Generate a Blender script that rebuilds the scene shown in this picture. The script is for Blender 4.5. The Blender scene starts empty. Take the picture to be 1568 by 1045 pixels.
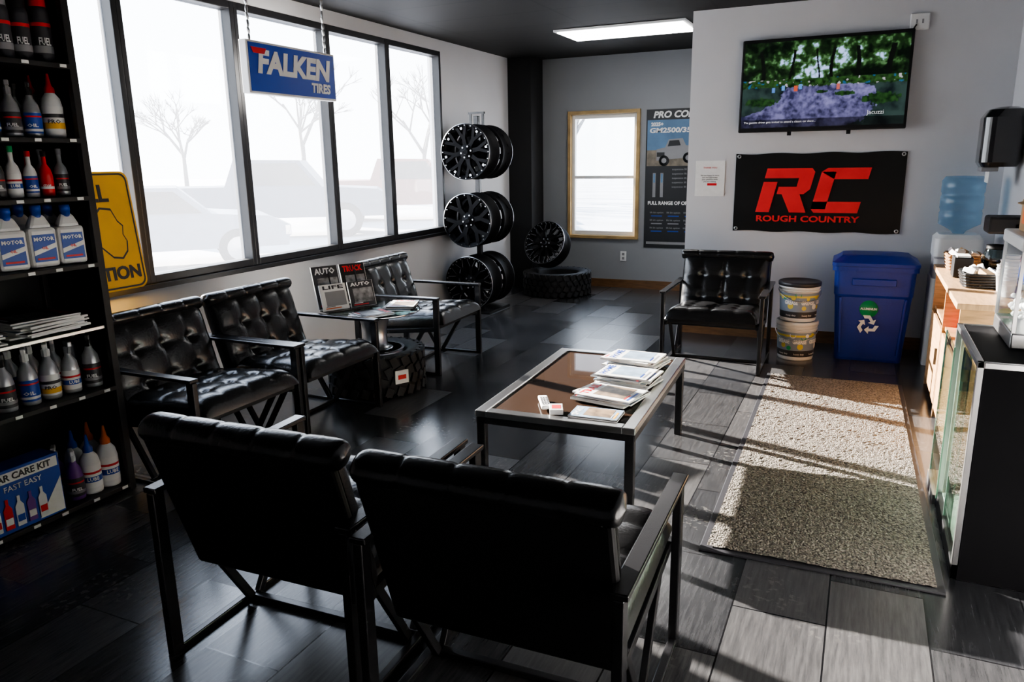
import bpy, bmesh, math, random
from mathutils import Matrix, Vector, Euler, noise
random.seed(7)
D=bpy.data; scene=bpy.context.scene
PI=math.pi
# ---------------------------------------------------------------- materials
def mat(name,col,rough=.5,metal=0,spec=.5,var=.08,vs=6.0,bump=0,bs=60,emit=0,ecol=None,coat=0,trans=0,alpha=1,stretch=None):
    m=D.materials.new(name);m.use_nodes=True;nt=m.node_tree;N=nt.nodes;L=nt.links
    p=N['Principled BSDF']
    tc=N.new('ShaderNodeTexCoord');mp=N.new('ShaderNodeMapping');L.new(tc.outputs['Object'],mp.inputs[0])
    if stretch: mp.inputs['Scale'].default_value=stretch
    no=N.new('ShaderNodeTexNoise');no.inputs['Scale'].default_value=vs;no.inputs['Detail'].default_value=4
    L.new(mp.outputs[0],no.inputs['Vector'])
    r=N.new('ShaderNodeValToRGB')
    lo=[max(0,c*(1-var)) for c in col];hi=[min(1,c*(1+var)) for c in col]
    r.color_ramp.elements[0].position=.3;r.color_ramp.elements[1].position=.7
    r.color_ramp.elements[0].color=(*lo,1);r.color_ramp.elements[1].color=(*hi,1)
    L.new(no.outputs[0],r.inputs[0]);L.new(r.outputs[0],p.inputs['Base Color'])
    p.inputs['Roughness'].default_value=rough;p.inputs['Metallic'].default_value=metal
    p.inputs['Specular IOR Level'].default_value=spec
    p.inputs['Coat Weight'].default_value=coat;p.inputs['Coat Roughness'].default_value=.08
    p.inputs['Transmission Weight'].default_value=trans
    p.inputs['Alpha'].default_value=alpha
    if emit:
        p.inputs['Emission Color'].default_value=(*(ecol or col),1);p.inputs['Emission Strength'].default_value=emit
    if bump:
        n2=N.new('ShaderNodeTexNoise');n2.inputs['Scale'].default_value=bs;n2.inputs['Detail'].default_value=5
        L.new(mp.outputs[0],n2.inputs['Vector'])
        b=N.new('ShaderNodeBump');b.inputs['Strength'].default_value=bump;b.inputs['Distance'].default_value=.01
        L.new(n2.outputs[0],b.inputs['Height']);L.new(b.outputs[0],p.inputs['Normal'])
    return m
def glassmat(name,col=(1,1,1),gl=.08,rough=.02,haze=0.0):
    m=D.materials.new(name);m.use_nodes=True;nt=m.node_tree;N=nt.nodes;L=nt.links;N.clear()
    o=N.new('ShaderNodeOutputMaterial');t=N.new('ShaderNodeBsdfTransparent');t.inputs[0].default_value=(*col,1)
    g=N.new('ShaderNodeBsdfGlossy');g.inputs['Roughness'].default_value=rough
    lw=N.new('ShaderNodeLayerWeight');lw.inputs[0].default_value=.5
    pw=N.new('ShaderNodeMath');pw.operation='POWER';pw.inputs[1].default_value=5;L.new(lw.outputs['Facing'],pw.inputs[0])
    fa=N.new('ShaderNodeMath');fa.operation='MULTIPLY_ADD';fa.inputs[1].default_value=.9;fa.inputs[2].default_value=.035;L.new(pw.outputs[0],fa.inputs[0])
    mx=N.new('ShaderNodeMixShader');L.new(fa.outputs[0],mx.inputs[0]);L.new(t.outputs[0],mx.inputs[1]);L.new(g.outputs[0],mx.inputs[2])
    last=mx
    if haze:
        d=N.new('ShaderNodeBsdfTranslucent');d.inputs[0].default_value=(.9,.93,1,1)
        no=N.new('ShaderNodeTexNoise');no.inputs['Scale'].default_value=.8
        ma=N.new('ShaderNodeMapRange');ma.inputs['To Min'].default_value=haze*.9;ma.inputs['To Max'].default_value=haze*1.1;L.new(no.outputs[0],ma.inputs[0])
        m2=N.new('ShaderNodeMixShader');L.new(ma.outputs[0],m2.inputs[0]);L.new(mx.outputs[0],m2.inputs[1]);L.new(d.outputs[0],m2.inputs[2]);last=m2
    L.new(last.outputs[0],o.inputs[0]);return m
W_=mat('wall_white_paint',(.60,.60,.615),.6,var=.03,vs=2,bump=.05,bs=200)
GW=mat('wall_gray_paint',(.28,.29,.305),.6,var=.03,vs=2,bump=.05,bs=200)
BLK=mat('black_paint',(.010,.010,.011),.5,spec=.35)
MATB=mat('matte_black_panel',(.006,.006,.007),.8,spec=.08)
FRM=mat('black_window_frame',(.015,.015,.017),.4)
MET=mat('black_steel',(.02,.02,.022),.26,metal=.3,spec=.7)
LEA=mat('black_leather',(.010,.0102,.011),.25,spec=.65,bump=.12,bs=90)
FAB=mat('black_backing',(.009,.009,.010),.6,spec=.3,bump=.1,bs=300)
STL=mat('brushed_steel',(.6,.6,.6),.28,metal=1,var=.05)
CHR=mat('chrome',(.75,.76,.78),.12,metal=1)
WHT=mat('white_plastic',(.75,.75,.74),.4,var=.02)
PAP=mat('paper_white',(.78,.78,.76),.6,var=.04,vs=30)
RUB=mat('tire_rubber',(.013,.013,.014),.7,bump=.2,bs=80)
WOOD=mat('light_wood',(.42,.24,.11),.45,var=.25,vs=9,stretch=(1,1,8))
WOODY=mat('wood_counter_top',(.5,.31,.16),.4,var=.2,vs=9,stretch=(8,1,1))
BASEW=mat('baseboard_wood',(.17,.085,.035),.5,var=.3,vs=8,stretch=(1,8,8))
TRIM=mat('window_wood_trim',(.42,.29,.13),.5,var=.2,vs=8)
RED=mat('red_print',(.62,.015,.02),.5);BLUE=mat('blue_print',(.01,.06,.36),.45);YEL=mat('yellow_print',(.8,.42,.02),.5)
SIGNB=mat('sign_blue',(.006,.055,.42),.35,var=.03)
BINB=mat('blue_bin_plastic',(.003,.030,.30),.42,bump=.1)
GRN=mat('green_print',(.02,.3,.1),.5);GRY=mat('gray_print',(.25,.25,.26),.5);DRK=mat('dark_print',(.03,.03,.035),.45)
SIL=mat('silver_plastic',(.42,.43,.45),.3,metal=.5)
ORG=mat('orange_print',(.75,.16,.03),.5);PURP=mat('purple_print',(.14,.04,.25),.45);CARD=mat('cardboard',(.42,.27,.14),.7)
WICK=mat('wicker',(.33,.17,.07),.6,var=.4,vs=60,bump=.6,bs=80)
SKYP=mat('photo_print_sky',(.25,.34,.45),.4,var=.4,vs=14);EARTHP=mat('photo_print_earth',(.22,.15,.09),.4,var=.6,vs=25);FACEP=mat('photo_print_gray',(.2,.2,.2),.4,var=.8,vs=22)
WGLASS=glassmat('window_glass',haze=.042)
CGLASS=glassmat('case_glass',(.86,.95,.9))
AGLASS=glassmat('acrylic',(.95,.97,.98))
TGLASS=glassmat('table_glass',(.6,.68,.66))
WATER=glassmat('water_jug_plastic',(.55,.76,.90),haze=.22)
BOT_W=mat('bottle_white',(.7,.7,.7),.35,var=.02);BOT_K=mat('bottle_black',(.02,.02,.02),.35)
BANN=mat('banner_vinyl',(.010,.010,.010),.38,spec=.3,bump=.3,bs=6)
MACH=mat('machined_aluminium',(.5,.51,.53),.28,metal=1)
WBLK=mat('wheel_satin_black',(.008,.008,.009),.55,spec=.10)

def floor_mat():
    m=D.materials.new('slate_floor_tiles');m.use_nodes=True;nt=m.node_tree;N=nt.nodes;L=nt.links;p=N['Principled BSDF']
    tc=N.new('ShaderNodeTexCoord');mp=N.new('ShaderNodeMapping');mp.inputs['Rotation'].default_value=(0,0,PI/2)
    L.new(tc.outputs['Object'],mp.inputs[0])
    br=N.new('ShaderNodeTexBrick');br.offset=.5
    for k,v in (('Scale',1),('Brick Width',.62),('Row Height',.31),('Mortar Size',.003),('Mortar Smooth',.1),('Bias',0)): br.inputs[k].default_value=v
    br.inputs['Color1'].default_value=(0,0,0,1);br.inputs['Color2'].default_value=(1,1,1,1);br.inputs['Mortar'].default_value=(0,0,0,1)
    L.new(mp.outputs[0],br.inputs['Vector'])
    r=N.new('ShaderNodeValToRGB');e=r.color_ramp.elements
    e[0].color=(.028,.030,.034,1);e[1].color=(.072,.073,.077,1)
    L.new(br.outputs['Color'],r.inputs[0])
    mp2=N.new('ShaderNodeMapping');mp2.inputs['Scale'].default_value=(22,1.6,1);L.new(tc.outputs['Object'],mp2.inputs[0])
    no=N.new('ShaderNodeTexNoise');no.inputs['Scale'].default_value=3.5;no.inputs['Detail'].default_value=7;no.inputs['Roughness'].default_value=.7
    L.new(mp2.outputs[0],no.inputs['Vector'])
    rr=N.new('ShaderNodeValToRGB');rr.color_ramp.elements[0].position=.3;rr.color_ramp.elements[1].position=.75
    rr.color_ramp.elements[0].color=(.45,.45,.45,1);rr.color_ramp.elements[1].color=(1.6,1.53,1.45,1)
    L.new(no.outputs[0],rr.inputs[0])
    mx=N.new('ShaderNodeMixRGB');mx.blend_type='MULTIPLY';mx.inputs[0].default_value=1
    L.new(r.outputs[0],mx.inputs[1]);L.new(rr.outputs[0],mx.inputs[2])
    # pale worn prints scattered on some tiles
    sc=N.new('ShaderNodeTexNoise');sc.inputs['Scale'].default_value=38;sc.inputs['Detail'].default_value=3;L.new(tc.outputs['Object'],sc.inputs['Vector'])
    s2=N.new('ShaderNodeTexNoise');s2.inputs['Scale'].default_value=2.6;s2.inputs['Detail'].default_value=1;L.new(tc.outputs['Object'],s2.inputs['Vector'])
    m1=N.new('ShaderNodeMapRange');m1.inputs['From Min'].default_value=.56;m1.inputs['From Max'].default_value=.62;L.new(sc.outputs[0],m1.inputs[0])
    m2=N.new('ShaderNodeMapRange');m2.inputs['From Min'].default_value=.58;m2.inputs['From Max'].default_value=.66;m2.inputs['To Max'].default_value=.3;L.new(s2.outputs[0],m2.inputs[0])
    m3=N.new('ShaderNodeMath');m3.operation='MULTIPLY';L.new(m1.outputs[0],m3.inputs[0]);L.new(m2.outputs[0],m3.inputs[1])
    mw=N.new('ShaderNodeMixRGB');L.new(m3.outputs[0],mw.inputs[0]);L.new(mx.outputs[0],mw.inputs[1]);mw.inputs[2].default_value=(.25,.24,.22,1)
    mm=N.new('ShaderNodeMixRGB');L.new(br.outputs['Fac'],mm.inputs[0]);L.new(mw.outputs[0],mm.inputs[1]);mm.inputs[2].default_value=(.008,.008,.009,1)
    L.new(mm.outputs[0],p.inputs['Base Color'])
    ro=N.new('ShaderNodeMapRange');ro.inputs['To Min'].default_value=.17;ro.inputs['To Max'].default_value=.32
    L.new(br.outputs['Color'],ro.inputs[0]);L.new(ro.outputs[0],p.inputs['Roughness'])
    p.inputs['Specular IOR Level'].default_value=.6
    b=N.new('ShaderNodeBump');b.inputs['Strength'].default_value=.08;b.inputs['Distance'].default_value=.004
    L.new(no.outputs[0],b.inputs['Height']);L.new(b.outputs[0],p.inputs['Normal'])
    return m
def ceil_mat():
    m=D.materials.new('dark_ceiling_tiles');m.use_nodes=True;nt=m.node_tree;N=nt.nodes;L=nt.links;p=N['Principled BSDF']
    tc=N.new('ShaderNodeTexCoord');br=N.new('ShaderNodeTexBrick');br.offset=0
    for k,v in (('Scale',1),('Brick Width',1.22),('Row Height',.61),('Mortar Size',.012),('Mortar Smooth',0)): br.inputs[k].default_value=v
    br.inputs['Color1'].default_value=(.009,.0085,.008,1);br.inputs['Color2'].default_value=(.012,.0115,.011,1);br.inputs['Mortar'].default_value=(.003,.003,.003,1)
    L.new(tc.outputs['Object'],br.inputs['Vector']);L.new(br.outputs[0],p.inputs['Base Color']);p.inputs['Roughness'].default_value=.65
    p.inputs['Specular IOR Level'].default_value=.3
    return m
def rug_mat():
    m=D.materials.new('rug_loops');m.use_nodes=True;nt=m.node_tree;N=nt.nodes;L=nt.links;p=N['Principled BSDF']
    tc=N.new('ShaderNodeTexCoord');v=N.new('ShaderNodeTexVoronoi');v.inputs['Scale'].default_value=110
    L.new(tc.outputs['Object'],v.inputs['Vector'])
    no=N.new('ShaderNodeTexNoise');no.inputs['Scale'].default_value=90;no.inputs['Detail'].default_value=5;L.new(tc.outputs['Object'],no.inputs['Vector'])
    r=N.new('ShaderNodeValToRGB');r.color_ramp.elements[0].position=.34;r.color_ramp.elements[1].position=.66
    r.color_ramp.elements[0].color=(.05,.043,.038,1);r.color_ramp.elements[1].color=(.27,.235,.195,1)
    L.new(no.outputs[0],r.inputs[0]);L.new(r.outputs[0],p.inputs['Base Color']);p.inputs['Roughness'].default_value=.95
    b=N.new('ShaderNodeBump');b.inputs['Strength'].default_value=1;b.inputs['Distance'].default_value=.009
    L.new(v.outputs['Distance'],b.inputs['Height']);b.invert=True;L.new(b.outputs[0],p.inputs['Normal'])
    return m
def table_mat():
    m=D.materials.new('brown_woven_inlay');m.use_nodes=True;nt=m.node_tree;N=nt.nodes;L=nt.links;p=N['Principled BSDF']
    tc=N.new('ShaderNodeTexCoord');v=N.new('ShaderNodeTexVoronoi');v.inputs['Scale'].default_value=26;v.inputs['Randomness'].default_value=.05
    L.new(tc.outputs['Object'],v.inputs['Vector'])
    r=N.new('ShaderNodeValToRGB');e=r.color_ramp.elements;e[0].position=.16;e[1].position=.34
    e[0].color=(.11,.048,.012,1);e[1].color=(.022,.009,.003,1)
    L.new(v.outputs['Distance'],r.inputs[0]);L.new(r.outputs[0],p.inputs['Base Color']);p.inputs['Roughness'].default_value=.7
    p.inputs['Specular IOR Level'].default_value=.05
    p.inputs['Coat Weight'].default_value=.4;p.inputs['Coat Roughness'].default_value=.02
    return m
def mag_mat(name,cols,sc=9):
    m=D.materials.new(name);m.use_nodes=True;nt=m.node_tree;N=nt.nodes;L=nt.links;p=N['Principled BSDF']
    tc=N.new('ShaderNodeTexCoord');v=N.new('ShaderNodeTexVoronoi');v.inputs['Scale'].default_value=sc;v.distance='CHEBYCHEV'
    L.new(tc.outputs['Object'],v.inputs['Vector'])
    s=N.new('ShaderNodeSeparateColor');L.new(v.outputs['Color'],s.inputs[0])
    r=N.new('ShaderNodeValToRGB');r.color_ramp.interpolation='CONSTANT';e=r.color_ramp.elements
    e[0].color=(*cols[0],1);e[1].position=1/len(cols);e[1].color=(*cols[1],1)
    for i in range(2,len(cols)):
        q=e.new(i/len(cols));q.color=(*cols[i],1)
    L.new(s.outputs[0],r.inputs[0]);L.new(r.outputs[0],p.inputs['Base Color']);p.inputs['Roughness'].default_value=.35
    return m
MAGL=mag_mat('magazine_pages',[(.75,.75,.72),(.6,.62,.65),(.7,.7,.7),(.66,.62,.58)],22)
FLOOR=floor_mat();CEIL=ceil_mat();RUG=rug_mat();TAB=table_mat()
TVM=D.materials.new('tv_picture');TVM.use_nodes=True
_n=TVM.node_tree.nodes;_a=_n.new('ShaderNodeVertexColor');_a.layer_name='picture'
TVM.node_tree.links.new(_a.outputs[0],_n['Principled BSDF'].inputs['Emission Color'])
_n['Principled BSDF'].inputs['Emission Strength'].default_value=1.0;_n['Principled BSDF'].inputs['Base Color'].default_value=(.004,.004,.005,1);_n['Principled BSDF'].inputs['Roughness'].default_value=.3

# ---------------------------------------------------------------- mesh builder
class B:
    def __init__(s,name): s.name=name;s.v=[];s.f=[];s.mi=[];s.sm=[];s.mats=[];s.M=Matrix()
    def midx(s,m):
        if m not in s.mats: s.mats.append(m)
        return s.mats.index(m)
    def add(s,vs,fs,m,M=None,smooth=False):
        M=s.M@(M or Matrix());o=len(s.v);k=s.midx(m)
        s.v+=[tuple(M@Vector(q)) for q in vs]
        for q in fs: s.f.append([i+o for i in q]);s.mi.append(k);s.sm.append(smooth)
    def box(s,c,sz,m,rot=None,bev=0,M=None,taper=None):
        bm=bmesh.new();bmesh.ops.create_cube(bm,size=1)
        for v in bm.verts:
            t=taper if (taper and v.co.z>0) else 1
            v.co=Vector((v.co.x*sz[0]*t,v.co.y*sz[1]*t,v.co.z*sz[2]))
        if bev: bmesh.ops.bevel(bm,geom=bm.edges[:],offset=min(bev,min(sz)*.45),segments=2,profile=.5,affect='EDGES')
        T=Matrix.Translation(c)
        if rot: T=T@Euler(rot).to_matrix().to_4x4()
        if M: T=M@T
        bm.verts.index_update()
        s.add([v.co[:] for v in bm.verts],[[v.index for v in f.verts] for f in bm.faces],m,T);bm.free()
    def bar(s,p0,p1,w,h,m,up=(0,0,1)):
        p0=Vector(p0);p1=Vector(p1);d=p1-p0;L=d.length;d.normalize();u=Vector(up)
        if abs(d.dot(u))>.99:u=Vector((0,1,0))
        x=d.cross(u).normalized();z=x.cross(d)
        R=Matrix((x,d,z)).transposed().to_4x4()
        s.box((0,0,0),(w,L,h),m,bev=.003,M=Matrix.Translation((p0+p1)/2)@R)
    def lathe(s,prof,m,M=None,n=20,smooth=True,a0=0,a1=2*PI,cap=False):
        full=abs(a1-a0-2*PI)<1e-6;vs=[];fs=[];k=len(prof);nn=n if full else n+1
        for i in range(nn):
            a=a0+(a1-a0)*i/n
            for r,z in prof: vs.append((r*math.cos(a),r*math.sin(a),z))
        for i in range(n):
            j=(i+1)%nn
            for q in range(k-1): fs.append([i*k+q,j*k+q,j*k+q+1,i*k+q+1])
        s.add(vs,fs,m,M,smooth)
    def cyl(s,p0,p1,r,m,r1=None,n=16):
        p0=Vector(p0);p1=Vector(p1);d=p1-p0;L=d.length
        q=Vector((0,0,1)).rotation_difference(d).to_matrix().to_4x4()
        r1=r if r1 is None else r1
        M=Matrix.Translation(p0)@q
        s.lathe([(r,0),(r1,L)],m,M,n)
        vs=[(r*math.cos(2*PI*i/n),r*math.sin(2*PI*i/n),0) for i in range(n)];s.add(vs,[list(range(n))[::-1]],m,M)
        vs=[(r1*math.cos(2*PI*i/n),r1*math.sin(2*PI*i/n),L) for i in range(n)];s.add(vs,[list(range(n))],m,M)
    def prism(s,pts,h,m,M=None):
        n=len(pts);vs=[(x,y,0) for x,y in pts]+[(x,y,h) for x,y in pts]
        fs=[list(range(n))[::-1],list(range(n,2*n))]+[[i,(i+1)%n,(i+1)%n+n,i+n] for i in range(n)]
        s.add(vs,fs,m,M)
    def text(s,t,size,m,M,ext=.001,bold=0,shear=0,align='CENTER',sx=1,maxw=None,wrap=None,res=3):
        c=D.curves.new('t','FONT');c.body=t;c.size=size;c.extrude=ext;c.offset=bold;c.shear=shear;c.align_x=align;c.align_y='CENTER';c.resolution_u=res
        o=D.objects.new('t',c);scene.collection.objects.link(o)
        bpy.context.view_layer.update()
        me=o.to_mesh()
        vs=[(v.co.x*sx,v.co.y,v.co.z) for v in me.vertices];fs=[list(p.vertices) for p in me.polygons]
        if maxw and vs:
            w=max(v[0] for v in vs)-min(v[0] for v in vs);k=maxw/w
            vs=[(v[0]*k,v[1],v[2]) for v in vs]
        if wrap:
            R,z0,a0=wrap
            vs=[((R+v[2])*math.cos(a0+v[0]/R),(R+v[2])*math.sin(a0+v[0]/R),z0+v[1]) for v in vs]
        o.to_mesh_clear();D.objects.remove(o);D.curves.remove(c)
        s.add(vs,fs,m,M)
    def cushion(s,w,l,th,nx,ny,m,M,res=(56,48),puff=.016,but=True):
        nu,nv=res;vs=[];fs=[]
        for j in range(nv+1):
            for i in range(nu+1):
                u=i/nu;v=j/nv
                U=.5-.5*math.cos(PI*u);U=.5*u+.5*U;V=.5-.5*math.cos(PI*v);V=.5*v+.5*V
                e=max(0,(1-abs(2*U-1)**10))**.5*max(0,(1-abs(2*V-1)**10))**.5
                pf=(abs(math.sin(PI*U*nx))*abs(math.sin(PI*V*ny)))**.3
                z=th*e+puff*pf*e
                if but:
                    for a in range(1,nx):
                        for b in range(1,ny):
                            dd=((U-a/nx)*w)**2+((V-b/ny)*l)**2
                            z-=.02*math.exp(-dd/.0007)*e
                vs.append(((U-.5)*w,V*l,z))
        for j in range(nv):
            for i in range(nu):
                a=j*(nu+1)+i;fs.append([a,a+1,a+nu+2,a+nu+1])
        s.add(vs,fs,m,M,True)
        s.add([(-w/2,0,0),(w/2,0,0),(w/2,l,0),(-w/2,l,0)],[[3,2,1,0]],m,M)
    def done(s,loc=(0,0,0),rz=0,rot=None,bevel=0):
        me=D.meshes.new(s.name);me.from_pydata(s.v,[],s.f)
        for m in s.mats: me.materials.append(m)
        me.polygons.foreach_set('material_index',s.mi);me.polygons.foreach_set('use_smooth',s.sm);me.update()
        o=D.objects.new(s.name,me);scene.collection.objects.link(o);o.location=loc;o.rotation_euler=rot or (0,0,rz)
        return o
T=Matrix.Translation
def RX(a): return Matrix.Rotation(a,4,'X')
def RY(a): return Matrix.Rotation(a,4,'Y')
def RZ(a): return Matrix.Rotation(a,4,'Z')
def wallY(x,y,z): return T((x,y,z))@RX(PI/2)          # faces -y
def wallX(x,y,z): return T((x,y,z))@Matrix(((0,0,1,0),(1,0,0,0),(0,1,0,0),(0,0,0,1)))  # faces +x

# ---------------------------------------------------------------- room shell
ZC=2.74
def boxes(name,lst,m):
    b=B(name)
    for (x0,x1,y0,y1,z0,z1) in lst: b.box(((x0+x1)/2,(y0+y1)/2,(z0+z1)/2),(x1-x0,y1-y0,z1-z0),m)
    return b.done()
boxes('floor',[(-4.15,1.07,-1.65,9.1,-.1,0)],FLOOR)
boxes('ceiling',[(-4.15,1.07,-1.65,9.1,ZC,ZC+.1)],CEIL)
SILL=.84;HEAD=2.63;WY0=1.35;WY1=6.98
boxes('wall_left',[(-4.15,-4,-1.5,9.1,0,SILL),(-4.15,-4,-1.5,9.1,HEAD,ZC),(-4.15,-4,-1.5,WY0,SILL,HEAD),(-4.15,-4,WY1,9.1,SILL,HEAD)],W_)
bx0,bx1,bz0,bz1=-3.36,-2.46,.60,2.12
boxes('wall_back',[(-4,bx0,8.95,9.1,0,ZC),(bx1,-1.3,8.95,9.1,0,ZC),(bx0,bx1,8.95,9.1,0,bz0),(bx0,bx1,8.95,9.1,bz1,ZC)],GW)
boxes('wall_partition',[(-1.43,1.07,6.76,6.9,0,ZC),(-1.43,-1.3,6.9,8.95,0,ZC)],W_)
boxes('wall_right',[(.92,1.07,-1.5,6.76,0,ZC)],W_)
boxes('wall_rear',[(-4.15,1.07,-1.65,-1.5,0,ZC)],W_)
boxes('column',[(-4,-3.70,8.58,8.95,0,ZC)],BLK)
boxes('baseboard_back',[(-3.70,-1.43,8.935,8.95,0,.10)],BASEW)
boxes('baseboard_partition',[(-1.43,.92,6.745,6.76,0,.10)],BASEW)
# left windows
mull=[WY0,2.3,3.27,4.19,5.18,6.03,WY1]
for i in range(6):
    b=B('window_%d'%(i+1));y0,y1=mull[i],mull[i+1];t=.035
    for y in (y0+t/2,y1-t/2): b.box((-4.05,y,(SILL+HEAD)/2),(.11,t,HEAD-SILL),FRM,bev=.004)
    for z in (SILL+.025,HEAD-.025): b.box((-4.05,(y0+y1)/2,z),(.11,y1-y0-2*t,.05),FRM,bev=.004)
    b.box((-4.07,(y0+y1)/2,(SILL+HEAD)/2),(.006,y1-y0-2*t,HEAD-SILL-.1),WGLASS)
    b.done()
boxes('trim_1',[(-4.0,-3.955,WY0,WY1+.02,SILL-.03,SILL)],FRM)
# back window
b=B('window_7');t=.04
for x in (bx0+t/2-.0,bx1-t/2): b.box((x,8.955,(bz0+bz1)/2),(t,.09,bz1-bz0),TRIM,bev=.004)
for z in (bz0+t/2,bz1-t/2): b.box(((bx0+bx1)/2,8.955,z),(bx1-bx0-2*t,.09,t),TRIM,bev=.004)
ix0,ix1,iz0,iz1=bx0+t,bx1-t,bz0+t,bz1-t;zm=1.34
for x in (ix0+.02,ix1-.02): b.box((x,8.99,(iz0+iz1)/2),(.04,.06,iz1-iz0),WHT,bev=.004)
for z in (iz0+.025,iz1-.025,zm): b.box(((ix0+ix1)/2,8.99,z),(ix1-ix0-.08,.05,.05 if z!=zm else .035),WHT,bev=.004)
b.box(((ix0+ix1)/2,9.0,(iz0+iz1)/2),(ix1-ix0-.08,.005,iz1-iz0-.1),WGLASS)
b.done()
# ceiling light
b=B('ceiling_light_panel')
LP=mat('light_panel_diffuser',(.9,.9,.9),.5,emit=7,ecol=(1,.98,.95))
b.box((-2.17,7.32,ZC-.012),(1.24,.62,.02),WHT,bev=.004)
b.box((-2.17,7.32,ZC-.026),(1.18,.56,.008),LP);b.done()

# ---------------------------------------------------------------- chairs
def chair(loc,rz):
    b=B('leather_armchair')
    for sx in (-1,1):
        x=sx*.355
        b.box((x,-.345,.285),(.028,.045,.57),MET,bev=.004)
        b.box((x,.345,.285),(.028,.045,.57),MET,bev=.004)
        b.box((x,0,.578),(.05,.735,.018),MET,bev=.004)
        b.box((x,0,.011),(.028,.65,.022),MET,bev=.004)
        b.bar((sx*.327,-.02,.02),(sx*.327,-.19,.31),.022,.03,MET)
        b.bar((sx*.327,.02,.02),(sx*.327,.22,.34),.022,.03,MET)
        b.bar((sx*.33,-.22,.29),(sx*.33,.34,.345),.02,.035,MET)
    b.bar((-.345,0,.012),(.345,0,.012),.03,.022,MET)
    b.bar((-.33,.2,.318),(.33,.2,.318),.03,.025,MET)
    b.bar((-.33,-.2,.285),(.33,-.2,.285),.03,.025,MET)
    Ms=T((0,-.24,.315))@RX(math.radians(5))
    b.box((0,.30,-.002),(.64,.60,.03),FAB,M=Ms,bev=.006)
    b.cushion(.665,.63,.09,4,4,LEA,Ms@T((0,0,.012)),puff=.013)
    # back
    d=Vector((0,-.30,.954)).normalized();n=Vector((0,.954,.30)).normalized()
    R=Matrix(((-1,0,0),(0,d.y,n.y),(0,d.z,n.z))).to_4x4()
    Mb=T((0,-.195,.28))@R
    b.box((0,.255,-.016),(.685,.52,.034),FAB,M=Mb,bev=.012)
    b.cushion(.68,.52,.07,4,3,LEA,Mb,puff=.013)
    # rolled top with five sewn segments
    n=80;k=16;vs=[];fs=[]
    for i in range(n+1):
        u=i/n;g=abs(math.sin(PI*u*5))**.22;e=max(.0,1-abs(2*u-1)**40)**.5
        rr=(.043+.005*g)*e
        for j in range(k):
            a=2*PI*j/k;vs.append(((u-.5)*.725,.522+rr*.85*math.sin(a),.016+rr*1.15*math.cos(a)))
    for i in range(n):
        for j in range(k): fs.append([i*k+j,i*k+(j+1)%k,(i+1)*k+(j+1)%k,(i+1)*k+j])
    b.add(vs,fs,LEA,Mb,True)
    return b.done(loc,rz)
r2=math.radians
chair((-1.585,1.85,0),r2(2));chair((-.80,1.84,0),r2(1.5))
chair((-3.12,2.77,0),-PI/2);chair((-3.12,3.525,0),-PI/2);chair((-3.14,5.01,0),-PI/2+r2(2))
chair((-.965,5.87,0),PI+r2(1))

# ---------------------------------------------------------------- coffee table
b=B('coffee_table')
w,l,h=.74,1.24,.45
fr=.055
b.box((-w/2+fr/2,0,h-.015),(fr,l,.03),STL,bev=.004);b.box((w/2-fr/2,0,h-.015),(fr,l,.03),STL,bev=.004)
b.box((0,-l/2+fr/2,h-.015),(w-2*fr,fr,.03),STL,bev=.004);b.box((0,l/2-fr/2,h-.015),(w-2*fr,fr,.03),STL,bev=.004)
b.box((0,0,h-.018),(w-2*fr,l-2*fr,.022),TAB)
for sx in(-1,1):
    b.box((sx*(w/2-.012),0,h-.045),(.02,l-.02,.03),MET)
    for sy in (-1,1): b.box((sx*(w/2-.025),sy*(l/2-.025),(h-.03)/2),(.04,.04,h-.03),MET,bev=.004)
for sy in(-1,1): b.box((0,sy*(l/2-.012),h-.045),(w-.05,.02,.03),MET)
b.done((-1.19,3.51,0),r2(2.5))
def cover(b,M,w,h,st):
    # printed magazine cover lying in local XY, facing +Z
    base,pic,head,acc=[(DRK,FACEP,WHT,RED),(PAP,EARTHP,RED,BLUE),(PAP,SKYP,BLUE,GRY),(BLK,FACEP,RED,WHT),(SKYP,EARTHP,WHT,YEL),(PAP,GRY,DRK,ORG)][st%6]
    b.box((0,0,.0006),(w*.99,h*.99,.001),base,M=M)
    b.box((w*.05,-h*.06,.0013),(w*.78,h*.56,.0008),pic,M=M)
    b.text(['AUTO','TRAIL','HOME','TRUCK','SPORT','LIFE'][st%6],h*.19,head,M@T((0,h*.37,.0015)),ext=.0004,bold=h*.006,maxw=w*.8,res=1)
    b.box((-w*.1,-h*.42,.0014),(w*.6,h*.04,.0006),acc,M=M);b.box((-w*.2,-h*.36,.0018),(w*.35,h*.02,.0006),head,M=M)
def mags(name,loc,rz,n,size=(.21,.28),th=.006,mt=None,spread=.02,st=0):
    b=B(name);z=0
    for i in range(n):
        t=th*random.uniform(.6,1.4)
        M=T((random.uniform(-spread,spread),random.uniform(-spread,spread),z+t/2))@RZ(random.uniform(-.15,.15))
        b.box((0,0,0),(size[0],size[1],t*.98),(mt or [PAP,MAGL])[i%2],M=M);z+=t
        cover(b,M@T((0,0,t*.49)),size[0],size[1],st+i)
    return b.done(loc,rz)
ml=[PAP,MAGL]
mags('magazine_stack',(-1.07,3.90,.451),1.45,7,st=2,th=.008);mags('magazine_stack',(-1.02,3.58,.451),1.5,8,size=(.21,.27),st=1)
mags('magazine_stack',(-1.02,3.27,.451),1.35,6,st=2);mags('magazine_stack',(-1.00,3.02,.451),1.5,2,size=(.14,.22),spread=.01,st=3)
b=B('remote_control');b.box((0,0,.01),(.045,.17,.018),WHT,bev=.006)
for i in range(5):
    for j in (-1,0,1): b.box((j*.012,-.05+i*.022,.0205),(.007,.01,.003),GRY)
b.done((-1.27,3.07,.451),.5)
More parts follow.
